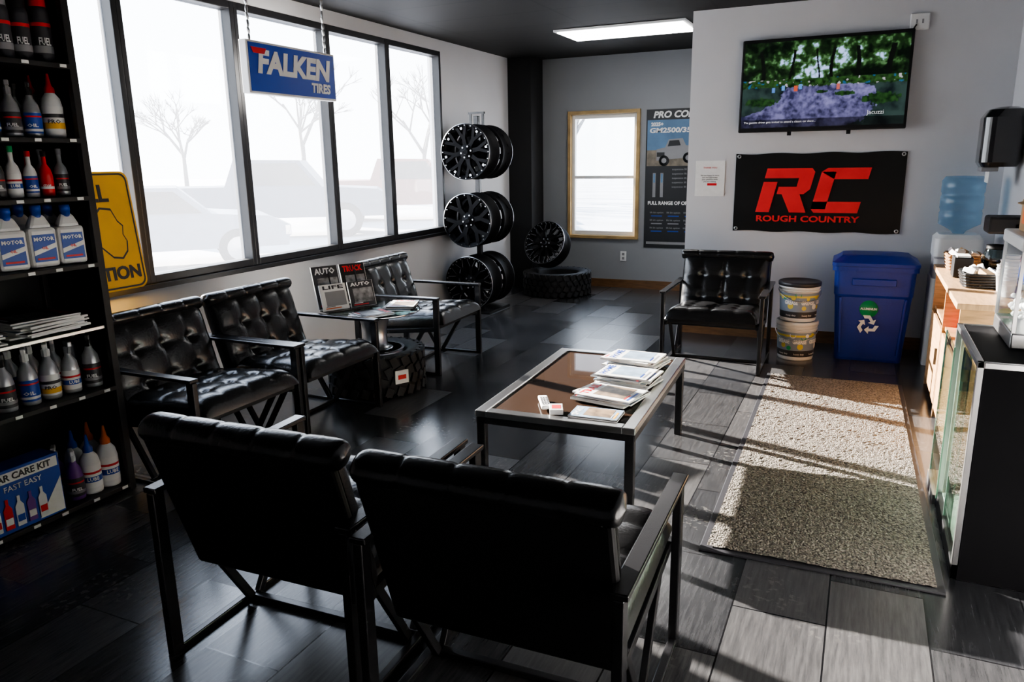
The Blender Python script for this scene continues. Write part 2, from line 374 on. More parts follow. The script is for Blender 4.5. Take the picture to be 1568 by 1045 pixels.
b=B('playing_card_box');b.box((0,0,.012),(.06,.09,.024),BOT_W,bev=.002);b.box((0,.0,.0245),(.04,.05,.001),RED);b.done((-1.18,2.99,.451),.4)

# ---------------------------------------------------------------- rug
b=B('entry_rug');b.box((0,0,.004),(.88,2.78,.008),DRK,bev=.003)
nx,ny=60,190;vs=[];fs=[]
for j in range(ny+1):
    for i in range(nx+1):
        vs.append(((i/nx-.5)*.825,(j/ny-.5)*2.72,.014+random.uniform(-.0025,.0025)))
for j in range(ny):
    for i in range(nx): a=j*(nx+1)+i;fs.append([a,a+1,a+nx+2,a+nx+1])
b.add(vs,fs,RUG);b.done((-.08,4.22,0),r2(1))

# ---------------------------------------------------------------- wheels and tires
def wheel_into(b,M,r=.275,w=.23,spokes=8,style=0,tint=WBLK):
    prof=[(r*.90,-w),(r,-w),(r,-w+.012),(r*.93,-w+.03),(r*.86,-w*.5),(r*.90,-.05),(r*.94,-.03),(r,-.012),(r,0),(r*.955,.002),(r*.93,-.02),(r*.87,-.030),(r*.83,-.045),(r*.81,-w*.5),(r*.88,-w+.01),(r*.90,-w)]
    b.lathe(prof,tint,M,n=48)
    b.lathe([(r*1.001,-.003),(r*1.001,.002),(r*.985,.004)],MACH,M,n=48)
    b.lathe([(0,-.12),(r*.55,-.12)],tint,M,n=24)
    hub=r*.27
    b.lathe([(0,-.012),(hub*.45,-.012),(hub*.5,-.02),(hub*.95,-.025),(hub*1.15,-.04),(hub*1.15,-.11)],tint,M,n=32)
    b.lathe([(hub*.30,.006),(hub*.34,.002),(hub*.36,-.02)],MACH,M,n=20);b.lathe([(0,.004),(hub*.32,.004)],tint,M,n=20)
    for i in range(6):
        a=2*PI*i/6;b.cyl((M@Vector((hub*.75*math.cos(a),hub*.75*math.sin(a),-.03))),(M@Vector((hub*.75*math.cos(a),hub*.75*math.sin(a),-.014))),.008,MACH,n=8)
    for i in range(spokes):
        Mi=M@RZ(2*PI*i/spokes)
        def slab(p,z0,z1,dep=.04,mm=None):
            zs=[z0,z1,z1,z0];vs=[(x,y,z) for (x,y),z in zip(p,zs)]+[(x,y,z-dep) for (x,y),z in zip(p,zs)]
            b.add(vs,[[0,1,2,3],[7,6,5,4],[0,4,5,1],[1,5,6,2],[2,6,7,3],[3,7,4,0]],mm or tint,Mi)
        sw=.034 if style==0 else (.042 if style==2 else .024)
        xm=r*.55;x1=r*.90
        slab([(hub*.8,-sw*.6),(xm,-sw*.6),(xm,sw*.6),(hub*.8,sw*.6)],-.028,-.020)
        fan=PI*r*.9/spokes*.52
        for sg in(-1,1):
            c=sg*fan;wd=.016 if style!=2 else .022
            if style==1: wd=.010
            p=[(xm-.01,sg*sw*.15-wd),(x1,c-wd),(x1,c+wd),(xm-.01,sg*sw*.15+wd)]
            slab(p,-.021,-.012)
            if style==1:
                q=[(xm+.02,sg*(sw*.25+wd*.6)*1.0,-.0185),(x1,c+sg*wd*.99-.0,-.0105),(x1,c+sg*(wd-.0025),-.0105),(xm+.02,sg*(sw*.25+wd*.6)-sg*.0025,-.0185)]
                b.add(q,[[0,1,2,3] if sg<0 else [3,2,1,0]],MACH,Mi)
        if style==0: slab([(r*.80,-.010),(r*.88,-.012),(r*.88,.012),(r*.80,.010)],-.015,-.012,.006,MACH)
    for i in range(spokes*3):
        a=2*PI*i/(spokes*3)+.06
        c=M@Vector((r*.935*math.cos(a),r*.935*math.sin(a),-.012));d=M@Vector((r*.935*math.cos(a),r*.935*math.sin(a),.001));b.cyl(c,d,.0055,MACH,n=6)
b=B('wheel_display_stand')
faceM=RX(PI/2)
tiers=[(1.645,8,0),(.965,6,2),(.325,10,1)]
for z,sp,st in tiers:
    wheel_into(b,T((-3.66,6.82,z))@faceM@RZ(.2),spokes=sp,style=st)
    wheel_into(b,T((-3.66,7.36,z))@RZ(PI)@faceM@RZ(.3),spokes=sp,style=st)
    b.cyl((-3.66,6.86,z),(-3.66,7.32,z),.03,MET)
b.box((-3.66,7.09,1.0),(.05,.05,2.0),MET,bev=.004)
b.box((-3.66,7.09,.015),(.45,.5,.03),MET,bev=.004)
for dx in(-.07,.07): b.box((-3.66+dx,7.09,1.97),(.02,.02,.12),MET)
b.box((-3.66,7.09,2.03),(.18,.03,.02),MET)
b.done()
def tire_into(b,M,R=.39,r=.25,w=.27,lugs=30):
    h=w/2
    prof=[(r,-h*.8),(r+.02,-h*.92),((R+r)/2,-h),(R-.035,-h*.96),(R-.012,-h*.8),(R-.012,h*.8),(R-.035,h*.96),((R+r)/2,h),(r+.02,h*.92),(r,h*.8),(r-.005,0),(r,-h*.8)]
    b.lathe(prof,RUB,M,n=56)
    for i in range(lugs):
        for row in (-1,-.33,.33,1):
            a=2*PI*(i+(.5 if row in(-.33,1) else 0))/lugs
            Mi=M@RZ(a)@T((R-.008,0,row*h*.72))@RX(.4*(1 if row>0 else -1))
            b.box((0,0,0),(.026,2*PI*R/lugs*.62,h*.42),RUB,M=Mi)
    for i in range(lugs):
        a=2*PI*i/lugs
        for sgn in(-1,1): b.box((0,0,0),(.05,2*PI*R/lugs*.5,.012),RUB,M=M@RZ(a)@T((R-.035,0,sgn*h*.93)))
b=B('tire');tire_into(b,T((0,0,.14)),R=.40,w=.27);b.done((-3.26,8.30,0))
b=B('alloy_wheel');wheel_into(b,T((0,0,0))@RX(r2(66)),r=.265,w=.18,spokes=10,style=1);b.done((-3.43,8.32,.60),-.12)
# tire side table
b=B('tire_side_table')
tire_into(b,T((0,0,.15)),R=.335,r=.21,w=.29,lugs=26)
b.lathe([(.18,.02),(.19,.28),(.18,.29),(.12,.29),(.085,.31),(.08,.42),(.11,.52),(.12,.545)],MACH,n=32)
b.lathe([(.0,.29),(.20,.29)],MET,n=32)
b.lathe([(0,.548),(.315,.548),(.32,.553),(.32,.559),(.315,.563),(0,.563)],TGLASS,n=64)
b.lathe([(.318,.548),(.324,.555),(.318,.563)],CHR,n=64)
b.box((.310,-.16,.15),(.010,.10,.09),PAP,rot=(0,0,r2(-27)))
b.box((.3165,-.1635,.15),(.002,.06,.03),RED,rot=(0,0,r2(-27)))
b.done((-3.04,4.255,0))
b=B('magazine_rack')
for i,st in enumerate([0,3,5,0]):
    M=T((-.11+(i%2)*.21,.03-(i//2)*.07,.0))@RX(r2(-18))
    hh=.30-(i//2)*.12
    b.box((0,.0,hh/2+.015),(.195,.006,hh),PAP,M=M)
    cover(b,M@T((0,-.004,hh/2+.015))@RX(PI/2),.19,hh,st)
b.box((0,-.01,.006),(.38,.13,.012),MET);b.bar((-.1,.0,.01),(-.1,.08,.26),.01,.01,MET);b.bar((.1,.0,.01),(.1,.08,.26),.01,.01,MET)
b.done((-3.20,4.19,.564),PI/2-.45)
mags('magazine_stack',(-2.88,4.36,.564),.4,5,mt=[DRK,PAP],spread=.02,size=(.19,.25),st=3)
mags('magazine_stack',(-2.94,4.09,.564),-.4,3,mt=[MAGL,DRK],spread=.02,size=(.19,.24),st=1)

# ---------------------------------------------------------------- signs / TV / banner / posters
b=B('hanging_sign')
M=wallX(-3.6,4.295,2.16)
b.box((0,0,-.03),(.88,.325,.06),WHT,M=M,bev=.006)
b.box((0,0,.002),(.85,.295,.004),SIGNB,M=M)
b.text('FALKEN',.19,WHT,M@T((-.0,.03,.006)),bold=.009,shear=.15,maxw=.74)
b.prism([(-.41,.12),(-.27,.12),(-.29,.085),(-.39,.085)],.002,RED,M@T((0,0,.007)))
b.text('TIRES',.085,WHT,M@T((.26,-.09,.006)),bold=.004,shear=.1)
for y in (3.92,4.67):
    for i in range(10): b.lathe([(.008,-.02),(.011,0),(.008,.02)],STL,T((-3.63,y,2.34+i*.042))@RX(.3*(i%2)),n=6)
b.done()
b=B('wall_television')
Mt=T((-.385,6.70,2.105))@RX(r2(-3))
b.box((0,0,0),(1.24,.05,.72),BLK,M=Mt,bev=.008)
b.box((0,.045,0),(.5,.04,.4),MET,M=Mt)
TXT=mat('tv_caption',(.6,.6,.6),.5,emit=.5)
b.text('The gazette driver gets invited to attend a classic car show...',.022,TXT,Mt@T((-.30,-.032,-.285))@RX(PI/2),maxw=.55)
b.text('Jacuzzi',.045,TXT,Mt@T((.40,-.032,-.235))@RX(PI/2),maxw=.12)
for x in(-.22,.22): b.box((x,0,-.375),(.03,.02,.03),MET,M=Mt)
tv=b.done()
me=D.meshes.new('picture');X,Z=.60,.33;NU,NV=260,140
me.from_pydata([((i/NU*2-1)*X,0,(j/NV*2-1)*Z) for j in range(NV+1) for i in range(NU+1)],[],[[j*(NU+1)+i,j*(NU+1)+i+1,(j+1)*(NU+1)+i+1,(j+1)*(NU+1)+i] for j in range(NV) for i in range(NU)])
def fb(x,y,s,o=5): return noise.fractal(Vector((x*s*1.8,y*s,s)),.9,2.0,o)
def mix(a,b_,t): t=max(0,min(1,t));return tuple(p*(1-t)+q*t for p,q in zip(a,b_))
def pic(u,v):
    n=fb(u,v,6);n2=fb(u+5,v,20,3);q=n+.5*n2
    sky=math.exp(-((u-.45)/.16)**2-((v-.70)/.20)**2)*.9+.45*math.exp(-((u-.68)/.08)**2-((v-.85)/.15)**2)+.4*math.exp(-((u-.86)/.06)**2-((v-.8)/.15)**2)
    t=q+sky-.32
    if t>.42: c=mix((.15,.28,.30),(.42,.52,.85),(t-.42)*4)
    elif t>.05: c=mix((.020,.055,.014),(.09,.17,.08),(t-.05)*2.5)
    else: c=mix((.0012,.004,.0018),(.012,.032,.009),(t+.6)/.65)
    for tx,tw in((.12,.012),(.31,.008),(.56,.010),(.70,.012),(.90,.016),(.47,.005)):
        if abs(u-tx-.012*math.sin(v*9+tx*20))<tw and .45<v<.9: c=(.003,.004,.003)
    if .46<v<.56:
        hsh=noise.noise(Vector((u*34,v*24,3)))
        if hsh>.38: c=(.32,.30,.34)
        elif hsh<-.42: c=(.02,.08,.16)
        else: c=mix((.004,.012,.004),(.03,.08,.02),.5+n2)
    top=.47+.02*n2
    if v<top:
        k=max(0,(.47-v)/.47)
        l_=.30-.36*k+.05*math.sin(k*5)+.05*n;r_=.76+.10*math.sin(k*3.2)-.06*k+.06*n
        if l_<u<r_:
            g=.5+.6*n+.6*n2
            c=mix((.020,.020,.055),(.17,.16,.32),g*.85)
            c=tuple(z*(1.15-.6*abs(k-.25)) for z in c)
        else:
            c=mix((.004,.008,.010),(.025,.045,.04),.5+n)
        for cx,cy,rx,ry in((.50,.40,.035,.018),(.64,.37,.06,.025),(.12,.30,.10,.05),(.86,.30,.12,.06)):
            if ((u-cx)/rx)**2+((v-cy)/ry)**2<1+.8*n2: c=mix((.003,.012,.004),(.02,.06,.015),.5+n2)
    for (ax,ay,cc) in((.34,.45,(.45,.08,.04)),(.37,.47,(.08,.22,.5)),(.26,.46,(.1,.25,.55)),(.60,.45,(.4,.1,.08)),(.20,.44,(.08,.18,.45))):
        if abs(u-ax)<.010 and abs(v-ay)<.03: c=cc
    if v<.10: c=tuple(z*.3 for z in c)
    return c
ca=me.color_attributes.new('picture','FLOAT_COLOR','POINT')
buf=[]
for j in range(NV+1):
    for i in range(NU+1): buf+=[*pic(i/NU,j/NV),1]
ca.data.foreach_set('color',buf)
me.materials.append(TVM);o=D.objects.new('screen',me);scene.collection.objects.link(o);o.parent=tv;o.matrix_world=Mt@T((0,-.0275,.003))
b=B('vinyl_banner')
M=wallY(-.375,6.75,1.255)
nx,nz=40,16;vs=[];fs=[]
for j in range(nz+1):
    for i in range(nx+1):
        u=i/nx-.5;v=j/nz-.5
        vs.append((u*1.29,v*(.64+.01*math.sin(u*20)),.004+.004*math.sin(u*14+v*5)*(1-abs(2*v))))
for j in range(nz):
    for i in range(nx): a=j*(nx+1)+i;fs.append([a,a+1,a+nx+2,a+nx+1])
b.add(vs,fs,BANN,M,True)
REDB=mat('banner_red',(.80,.03,.035),.45)
def P(pts,m,h=.002,MM=None): b.prism(pts,h,m,MM)
MM=M@T((0,0,.011))
sh=lambda x,y:(x+y*.22,y)
for pl in ([(-.43,-.16),(-.32,-.16),(-.32,.09),(-.43,.09)],[(-.43,.12),(-.43,.20),(-.08,.20),(-.05,.17),(-.05,.12)],[(-.16,.12),(-.05,.12),(-.05,.03),(-.09,-.01),(-.16,-.01)],[(-.30,.05),(-.16,.05),(-.16,-.01),(-.30,-.01)],[(-.26,-.01),(-.12,-.01),(-.03,-.16),(-.16,-.16)]):
    P([sh(x,y) for x,y in pl],REDB,MM=MM)
for pl in ([(.0,-.13),(.11,-.13),(.11,.17),(.0,.17)],[(.0,.17),(.04,.20),(.36,.20),(.36,.11),(.11,.11)],[(.03,-.16),(.0,-.13),(.0,-.07),(.36,-.07),(.36,-.16)]):
    P([sh(x,y) for x,y in pl],REDB,MM=MM)
b.text('ROUGH COUNTRY',.068,REDB,M@T((-.06,-.215,.012)),bold=.002,maxw=.80)
for x in(-.62,.62):
    for z in(-.30,.30): b.lathe([(.008,0),(.014,.002),(.016,0)],STL,M@T((x,z,.006)),n=12)
b.done()
b=B('wall_notice');M=wallY(-1.235,6.757,1.375);b.box((0,0,.002),(.25,.30,.003),PAP,M=M)
b.text('THANK YOU',.02,RED,M@T((0,.09,.004)))
b.text('We are happy to serve\nyou and appreciate\nyour patience while\nyou are waiting',.017,DRK,M@T((0,.0,.004)))
b.box((.02,-.05,.004),(.08,.02,.001),RED,M=M);b.done()
b=B('wall_outlet');b.box((0,0,0),(.13,.03,.12),WHT,bev=.008)
for x in(-.02,.02): b.box((x,-.016,0),(.012,.004,.03),GRY)
b.cyl((-.02,-.02,-.02),(-.10,.0,-.16),.006,BOT_K,n=8)
b.done((.26,6.745,2.515))
b=B('wall_outlet');b.box((0,0,0),(.075,.012,.12),WHT,bev=.004)
for z in(-.025,.025): b.box((0,-.007,z),(.03,.003,.03),GRY)
b.done((-2.64,8.943,.39))
b=B('promo_poster')
M=wallY(-2.04,8.945,1.305);PW,PH=.70,1.60
PB=mat('poster_sky',(.10,.20,.34),.4,var=.3,vs=3);PD=mat('poster_black',(.012,.014,.017),.4);PG=mat('poster_sand',(.2,.17,.13),.5,var=.4,vs=12)
b.box((0,0,.002),(PW,PH,.004),PD,M=M)
b.box((0,.42,.005),(PW-.03,.52,.002),PB,M=M);b.box((0,.25,.0065),(PW-.03,.18,.002),PG,M=M)
b.text('PRO COMP',.10,WHT,M@T((.0,.735,.006)),bold=.004,shear=.2,maxw=.55)
b.text('2025+',.055,WHT,M@T((-.22,.63,.008)),bold=.003);b.text('GM2500/3500',.075,WHT,M@T((-.02,.56,.008)),bold=.003,shear=.1,maxw=.58)
b.prism([(-.22,.22),(.22,.26),(.22,.38),(.12,.39),(.08,.47),(-.08,.46),(-.12,.37),(-.22,.35)],.004,GRY,M@T((0,0,.007)))
b.prism([(-.09,.38),(.06,.39),(.04,.45),(-.07,.445)],.002,PD,M@T((0,0,.011)));b.box((-.17,.29,.012),(.09,.05,.002),PD,M=M)
for x,y in((-.13,.22),(.15,.25)): b.lathe([(0,.004),(.06,.004),(.06,0)],PD,M@T((x,y,.010)),n=18);b.lathe([(0,.001),(.03,.001)],GRY,M@T((x,y,.014)),n=14)
for x in (-.24,-.15): b.box((x,-.06,.006),(.035,.28,.003),GRY,M=M);b.box((x,.02,.0075),(.02,.1,.003),PB,M=M)
b.text('FULL RANGE OF OPTIONS',.055,WHT,M@T((0,-.27,.006)),maxw=.62,bold=.002)
for i in range(5): b.text('suspension lift shock kits',.032,GRY,M@T((.12,.12-i*.05,.006)),maxw=.3)
for r_ in range(3):
    for c in range(3): b.text('lift kit option',.03,GRY,M@T((-.2+c*.2,-.38-r_*.09,.006)),maxw=.16);b.box((-.2+c*.2,-.42-r_*.09,.006),(.13,.012,.002),BLUE if r_!=1 else GRY,M=M)
b.box((0,-.74,.006),(PW-.06,.03,.002),GRY,M=M)
b.done()
# yellow road sign
b=B('yellow_road_sign');M=T((-3.87,2.825,1.195))@RY(r2(-6))@Matrix(((0,0,1,0),(1,0,0,0),(0,1,0,0),(0,0,0,1)))
def rrect(w,h,r,n=6):
    o=[]
    for cx,cy,a0 in((w/2-r,h/2-r,0),(-w/2+r,h/2-r,90),(-w/2+r,-h/2+r,180),(w/2-r,-h/2+r,270)):
        for i in range(n+1): a=math.radians(a0+90*i/n);o.append((cx+r*math.cos(a),cy+r*math.sin(a)))
    return o
b.prism(rrect(.58,.67,.05),.004,YEL,M)
def outline(pts,s0,s1,m,z=.005,cx=0,cy=0):
    n=len(pts);a=[(cx+(x-cx)*s0,cy+(y-cy)*s0,z) for x,y in pts]+[(cx+(x-cx)*s1,cy+(y-cy)*s1,z) for x,y in pts]
    b.add(a,[[k,(k+1)%n,(k+1)%n+n,k+n] for k in range(n)],m,M)
o_=rrect(.56,.65,.045);i_=rrect(.54,.63,.04);n=len(o_)
b.add([(x,y,.005) for x,y in o_]+[(x,y,.005) for x,y in i_],[[k,(k+1)%n,(k+1)%n+n,k+n] for k in range(n)],DRK,M)
b.text('SMALL',.13,DRK,M@T((-.05,.21,.006)),maxw=.38,bold=.004);b.text('LOCATION',.10,DRK,M@T((0,-.24,.006)),maxw=.51,bold=.004)
pts=[(.07,.14),(.14,.13),(.17,.06),(.20,.03),(.19,-.02),(.21,-.06),(.20,-.12),(.16,-.16),(.10,-.15),(.03,-.08),(-.02,-.02),(.0,.07)]
outline(pts,1,.92,DRK,cx=.12,cy=-.02)
b.done()

# ---------------------------------------------------------------- shelving unit + goods
SX0,SX1,SY0,SY1=-3.62,-3.17,1.15,2.36
b=B('display_shelving')
shelfz=[.04,.54,.83,1.13,1.43,1.68,1.99,2.38]
for x in (SX0+.02,SX1-.015):
    for y in (SY0+.02,SY1-.02): b.box((x,y,1.2),(.03,.035,2.4),BLK,bev=.003)
b.box((SX0+.005,(SY0+SY1)/2,1.2),(.01,SY1-SY0,2.4),BLK)
b.box(((SX0+SX1)/2,SY1-.006,1.2),(SX1-SX0-.02,.010,2.4),BLK)
for z in shelfz:
    if z==.83:
        b.box(((SX0+SX1)/2,(SY0+SY1)/2,z-.005),(SX1-SX0-.05,SY1-SY0-.06,.008),CGLASS)
        b.box((SX1-.02,(SY0+SY1)/2,z-.005),(.012,SY1-SY0-.08,.012),STL);continue
    b.box(((SX0+SX1)/2,(SY0+SY1)/2,z-.0125),(SX1-SX0,SY1-SY0-.01,.022),BLK,bev=.003)
    for i in range(8):
        if z>2.2: continue
        b.box((SX1+.002,SY0+.12+i*.145+random.uniform(-.02,.02),z-.012),(.002,.03,.013),PAP)
b.done()
# label = base colour + (colour, from, to) bands + word
LABW=(WHT,[(BLUE,.25,.5),(RED,.62,.72)],'LUBE',WHT);LABB=(BLUE,[(WHT,.10,.22),(RED,.78,.86)],'OIL',WHT);LABD=(DRK,[(GRY,.15,.3),(RED,.7,.78)],'FUEL',WHT)
LABR=(RED,[(WHT,.2,.35)],'STOP',WHT);LABY=(WHT,[(YEL,.1,.35),(DRK,.55,.7)],'PRO',DRK)
def labl(b,M,r,z0,z1,lab,n=16):
    base,bands,word,wc=lab;h=z1-z0
    b.lathe([(r,z0),(r,z1)],base,M,n=n)
    for c,a,e in bands: b.lathe([(r+.0004,z0+a*h),(r+.0004,z0+e*h)],c,M,n=n)
    b.text(word,h*.22,wc,M,ext=.0003,bold=.0006,wrap=(r+.0012,z0+h*.38,0),maxw=r*1.2,res=1)
def bottle(b,x,y,z,kind,c1,cap,lab,s=1,rz=0):
    M=T((x,y,z))@RZ(rz)@Matrix.Scale(s,4)
    if kind=='jug':
        b.box((0,0,.085),(.07,.115,.17),c1,M=M,bev=.015)
        b.box((0,0,.195),(.06,.10,.06),c1,M=M,bev=.015,taper=.5)
        b.box((.036,0,.083),(.002,.090,.115),lab[0],M=M)
        F=M@T((.0375,0,.083))@Matrix(((0,0,1,0),(1,0,0,0),(0,1,0,0),(0,0,0,1)))
        b.prism([(-.045,-.03),(.045,.0),(.045,.02),(-.045,-.01)],.0006,WHT,F);b.box((0,-.045,0),(.07,.008,.001),RED,M=F)
        b.text('MOTOR',.022,WHT,F@T((0,.038,.0006)),ext=.0003,bold=.0008,res=1);b.text('OIL',.016,RED,F@T((0,.0,.0010)),ext=.0003,bold=.0006,res=1)
        b.lathe([(.02,.21),(.02,.235),(.022,.235),(.022,.262),(0,.264)],cap,M,n=12)
    elif kind=='can':
        b.lathe([(0,0),(.031,0),(.032,.005),(.032,.17),(.026,.185),(.012,.19),(.012,.195)],lab[0],M,n=16)
        labl(b,M,.0323,.01,.165,lab)
        b.lathe([(.027,.183),(.027,.215),(.02,.225),(0,.225)],cap,M,n=16)
    elif kind=='spray':
        b.lathe([(0,0),(.04,0),(.042,.01),(.042,.12),(.036,.16),(.018,.19),(.015,.21)],c1,M,n=16)
        labl(b,M,.0428,.02,.12,lab)
        b.lathe([(.018,.205),(.018,.235),(.012,.24),(0,.24)],cap,M,n=12)
        b.box((.012,0,.255),(.07,.022,.028),cap,M=M,bev=.005);b.box((.03,0,.225),(.008,.012,.04),cap,M=M,rot=(0,.4,0))
    elif kind=='nozzle':
        b.lathe([(0,0),(.042,0),(.044,.01),(.044,.14),(.038,.175),(.02,.20),(.018,.205)],c1,M,n=18)
        labl(b,M,.0448,.03,.14,lab,18)
        b.lathe([(.022,.2),(.022,.22),(.012,.235),(.005,.285),(0,.286)],cap,M,n=12)
    elif kind=='small':
        b.lathe([(0,0),(.026,0),(.028,.006),(.028,.10),(.022,.125),(.010,.145),(.009,.185)],c1,M,n=14)
        labl(b,M,.0286,.02,.095,lab,14)
        b.lathe([(.012,.18),(.012,.205),(0,.206)],cap,M,n=10)
def row(name,z,items,step,x=-3.27,rows=2,y1=2.28,y0=1.25):
    b=B(name);y=y1;i=0
    while y>y0:
        for r_ in range(rows):
            k,c1,cap,lab,s=items[i%len(items)]
            bottle(b,x-r_*.12,y+random.uniform(-.005,.005),z,k,c1,cap,lab,s,random.uniform(-.2,.2)-.45)if k!='jug' else bottle(b,x-r_*.12,y+random.uniform(-.005,.005),z,k,c1,cap,lab,s,random.uniform(-.1,.1)-.25)
        y-=step;i+=1
    b.done()
row('aerosol_cans',1.99,[('can',GRY,RED,LABD,1.25),('can',GRY,BOT_K,LABD,1.15),('can',GRY,GRY,LABD,1.15),('can',GRY,BOT_K,LABB,1.1)],.085)
row('additive_bottles',1.68,[('nozzle',BOT_W,RED,LABY,.95),('spray',SIL,BOT_K,LABB,.85),('spray',SIL,GRY,LABD,.85),('small',DRK,BLUE,LABB,1.1)],.09)
row('fuel_treatment_bottles',1.43,[('small',SIL,GRY,LABD,1),('small',RED,BOT_K,LABR,.95),('small',BOT_W,RED,LABB,.95),('small',BOT_W,GRN,LABW,1.05),('small',DRK,YEL,LABD,1)],.07)
row('motor_oil_jugs',1.13,[('jug',BOT_W,BLUE,LABB,1),('jug',BOT_W,BLUE,LABB,1.02),('jug',BOT_W,BLUE,LABB,1),('jug',BOT_W,RED,LABR,.92)],.135,x=-3.25,y1=2.26)
row('cleaner_bottles',.54,[('spray',SIL,BOT_K,LABD,.95),('spray',SIL,SIL,LABW,.9),('spray',SIL,BOT_W,LABY,.95),('spray',SIL,BOT_W,LABB,.95)],.10)
row('detailing_bottles',.04,[('nozzle',BOT_W,ORG,LABW,1.05),('nozzle',BOT_W,BLUE,LABW,1.0),('spray',PURP,BOT_W,LABD,.9)],.088,y0=2.06,x=-3.25)
b=B('car_care_kit_box');M=T((-3.24,1.83,.04))
b.box((0,0,.14),(.12,.34,.28),BLUE,M=M,bev=.003)
Mx=M@Matrix(((0,0,1,.061),(1,0,0,0),(0,1,0,0),(0,0,0,1)))
b.box((0,.245,.0),(.32,.045,.002),PAP,M=Mx);b.text('CAR CARE KIT',.04,DRK,Mx@T((.0,.245,.002)),maxw=.26,bold=.001)
b.text('FAST EASY',.035,WHT,Mx@T((0,.195,.002)));b.prism([(.05,.01),(.165,.01),(.165,.17)],.001,PAP,Mx)
for i in range(5): b.prism([(-.018,0),(.018,0),(.018,.09),(.006,.11),(.006,.135),(-.006,.135),(-.006,.11),(-.018,.09)],.003,[BOT_W,RED,BOT_W,PURP,BOT_W][i],Mx@T((-.13+i*.05,.02,.002)));b.box((-.13+i*.05,.055,.006),(.03,.03,.001),[RED,WHT,BLUE,WHT,RED][i],M=Mx)
b.done()
mags('catalog_stack',(-3.33,2.1,.84),0,9,mt=[PAP,PAP],size=(.24,.30),th=.008,st=1)
mags('catalog_stack',(-3.33,1.72,.84),0,6,mt=[PAP,PAP],size=(.24,.30),th=.006,st=2)

# ---------------------------------------------------------------- bin, buckets, cooler
b=B('recycling_bin')
def loft(b,secs,m,n=8,capb=True,capt=True,M=None):
    rings=[];vs=[]
    for z,wx,wy,cx,cy,r in secs:
        for x,y in rrect(wx,wy,r,n): vs.append((x+cx,y+cy,z))
    k=4*(n+1);fs=[]
    for i in range(len(secs)-1):
        for j in range(k): fs.append([i*k+j,i*k+(j+1)%k,(i+1)*k+(j+1)%k,(i+1)*k+j])
    if capb: fs.append(list(range(k))[::-1])
    if capt: fs.append(list(range((len(secs)-1)*k,len(secs)*k)))
    b.add(vs,fs,m,M)
loft(b,[(0,.46,.36,0,0,.03),(.02,.47,.37,0,0,.04),(.50,.53,.42,0,0,.04),(.52,.545,.435,0,0,.04),(.70,.56,.45,0,0,.04),(.70,.59,.48,0,0,.045),(.735,.59,.48,0,0,.045)],BINB)
loft(b,[(.737,.60,.49,0,0,.045),(.762,.60,.49,0,0,.045),(.785,.52,.41,0,.02,.05),(.805,.47,.35,0,.04,.06),(.81,.40,.30,0,.04,.06)],BINB)
for x in(-.2,.2): b.bar((x,-.2,.06),(x*1.12,-.225,.50),.018,.014,BINB)
b.box((0,-.236,.62),(.30,.012,.05),BINB,bev=.004)
Mf=T((-.02,-.213,.36))@RX(PI/2-.05)
b.lathe([(0,.001),(.065,.001),(.065,0)],GRN,Mf@T((0,.055,.004)),n=28)
b.text('ALUMINUM',.022,WHT,Mf@T((0,.055,.007)),bold=.001)
for i in range(3):
    Ma=Mf@T((0,-.065,.006))@RZ(2*PI*i/3)@Matrix.Scale(1.25,4)
    b.prism([(-.028,.045),(.012,.045),(.03,.015),(.045,.022),(.035,-.01),(.003,.0),(.016,.007),(.004,.026),(-.018,.026)],.002,WHT,Ma@T((0,.012,0)))
b.done((.11,6.42,0),r2(1))
LYEL=mat('label_yellow',(.62,.5,.08),.5);LGRY=mat('label_bluegray',(.22,.27,.34),.5)
for i in range(2):
    b=B('plastic_bucket')
    b.lathe([(0,0),(.128,0),(.132,.01),(.146,.255),(.152,.258),(.152,.268),(.147,.270),(.147,.28)],BOT_W,n=40)
    def fr_(z): return .132+(z-.01)/.245*.014+.0008
    b.lathe([(fr_(.03),.03),(fr_(.225),.225)],LGRY,n=40)
    b.lathe([(fr_(.03)+.0005,.03),(fr_(.08)+.0005,.08)],DRK,n=40)
    b.lathe([(fr_(.19)+.0005,.19),(fr_(.205)+.0005,.205)],LYEL,n=40)
    for k in range(16):
        a=-PI*.95+k*PI*.9/15+random.uniform(-.05,.05);z=.10+random.uniform(0,.10);R=fr_(z)+.001;q=random.uniform(.014,.024)
        if abs(z-.15)<.022: z+=.04
        b.lathe([(0,.0),(q,0)],[LYEL,LYEL,GRN,PAP][k%4],Matrix.Translation((R*math.cos(a),R*math.sin(a),z))@RZ(a)@RY(PI/2),n=14)
    for a in(-2.2,-1.3,-.4):
        b.text('GREASE',.04,WHT,None,ext=.0005,bold=.002,wrap=(fr_(.15)+.003,.15,a),maxw=.105,res=2)
        b.text('heavy duty',.018,WHT,None,ext=.0005,wrap=(fr_(.05)+.002,.052,a),res=1)
    b.lathe([(.149,.272),(.157,.275),(.158,.30),(.150,.306),(.140,.300),(0,.300)],DRK if i else BOT_W,n=40)
    b.lathe([(.148,.235),(.153,.238),(.153,.245),(.148,.248)],BOT_W,n=40)
    pts=[(.158*math.cos(a),-.158*math.sin(a),.24-.08*math.sin(a)) for a in [PI*k/14 for k in range(15)]]
    for p,q in zip(pts,pts[1:]): b.cyl(p,q,.003,STL,n=6)
    b.done((-.405,6.18,.0+i*.3065),.3*i)
b=B('water_cooler')
loft(b,[(0,.31,.32,0,0,.03),(.02,.31,.32,0,0,.03),(.66,.31,.32,0,0,.03),(.66,.29,.28,0,.02,.03),(.80,.29,.28,0,.02,.03),(.82,.31,.32,0,0,.04),(.95,.31,.32,0,0,.05),(.98,.26,.27,0,0,.06)],WHT)
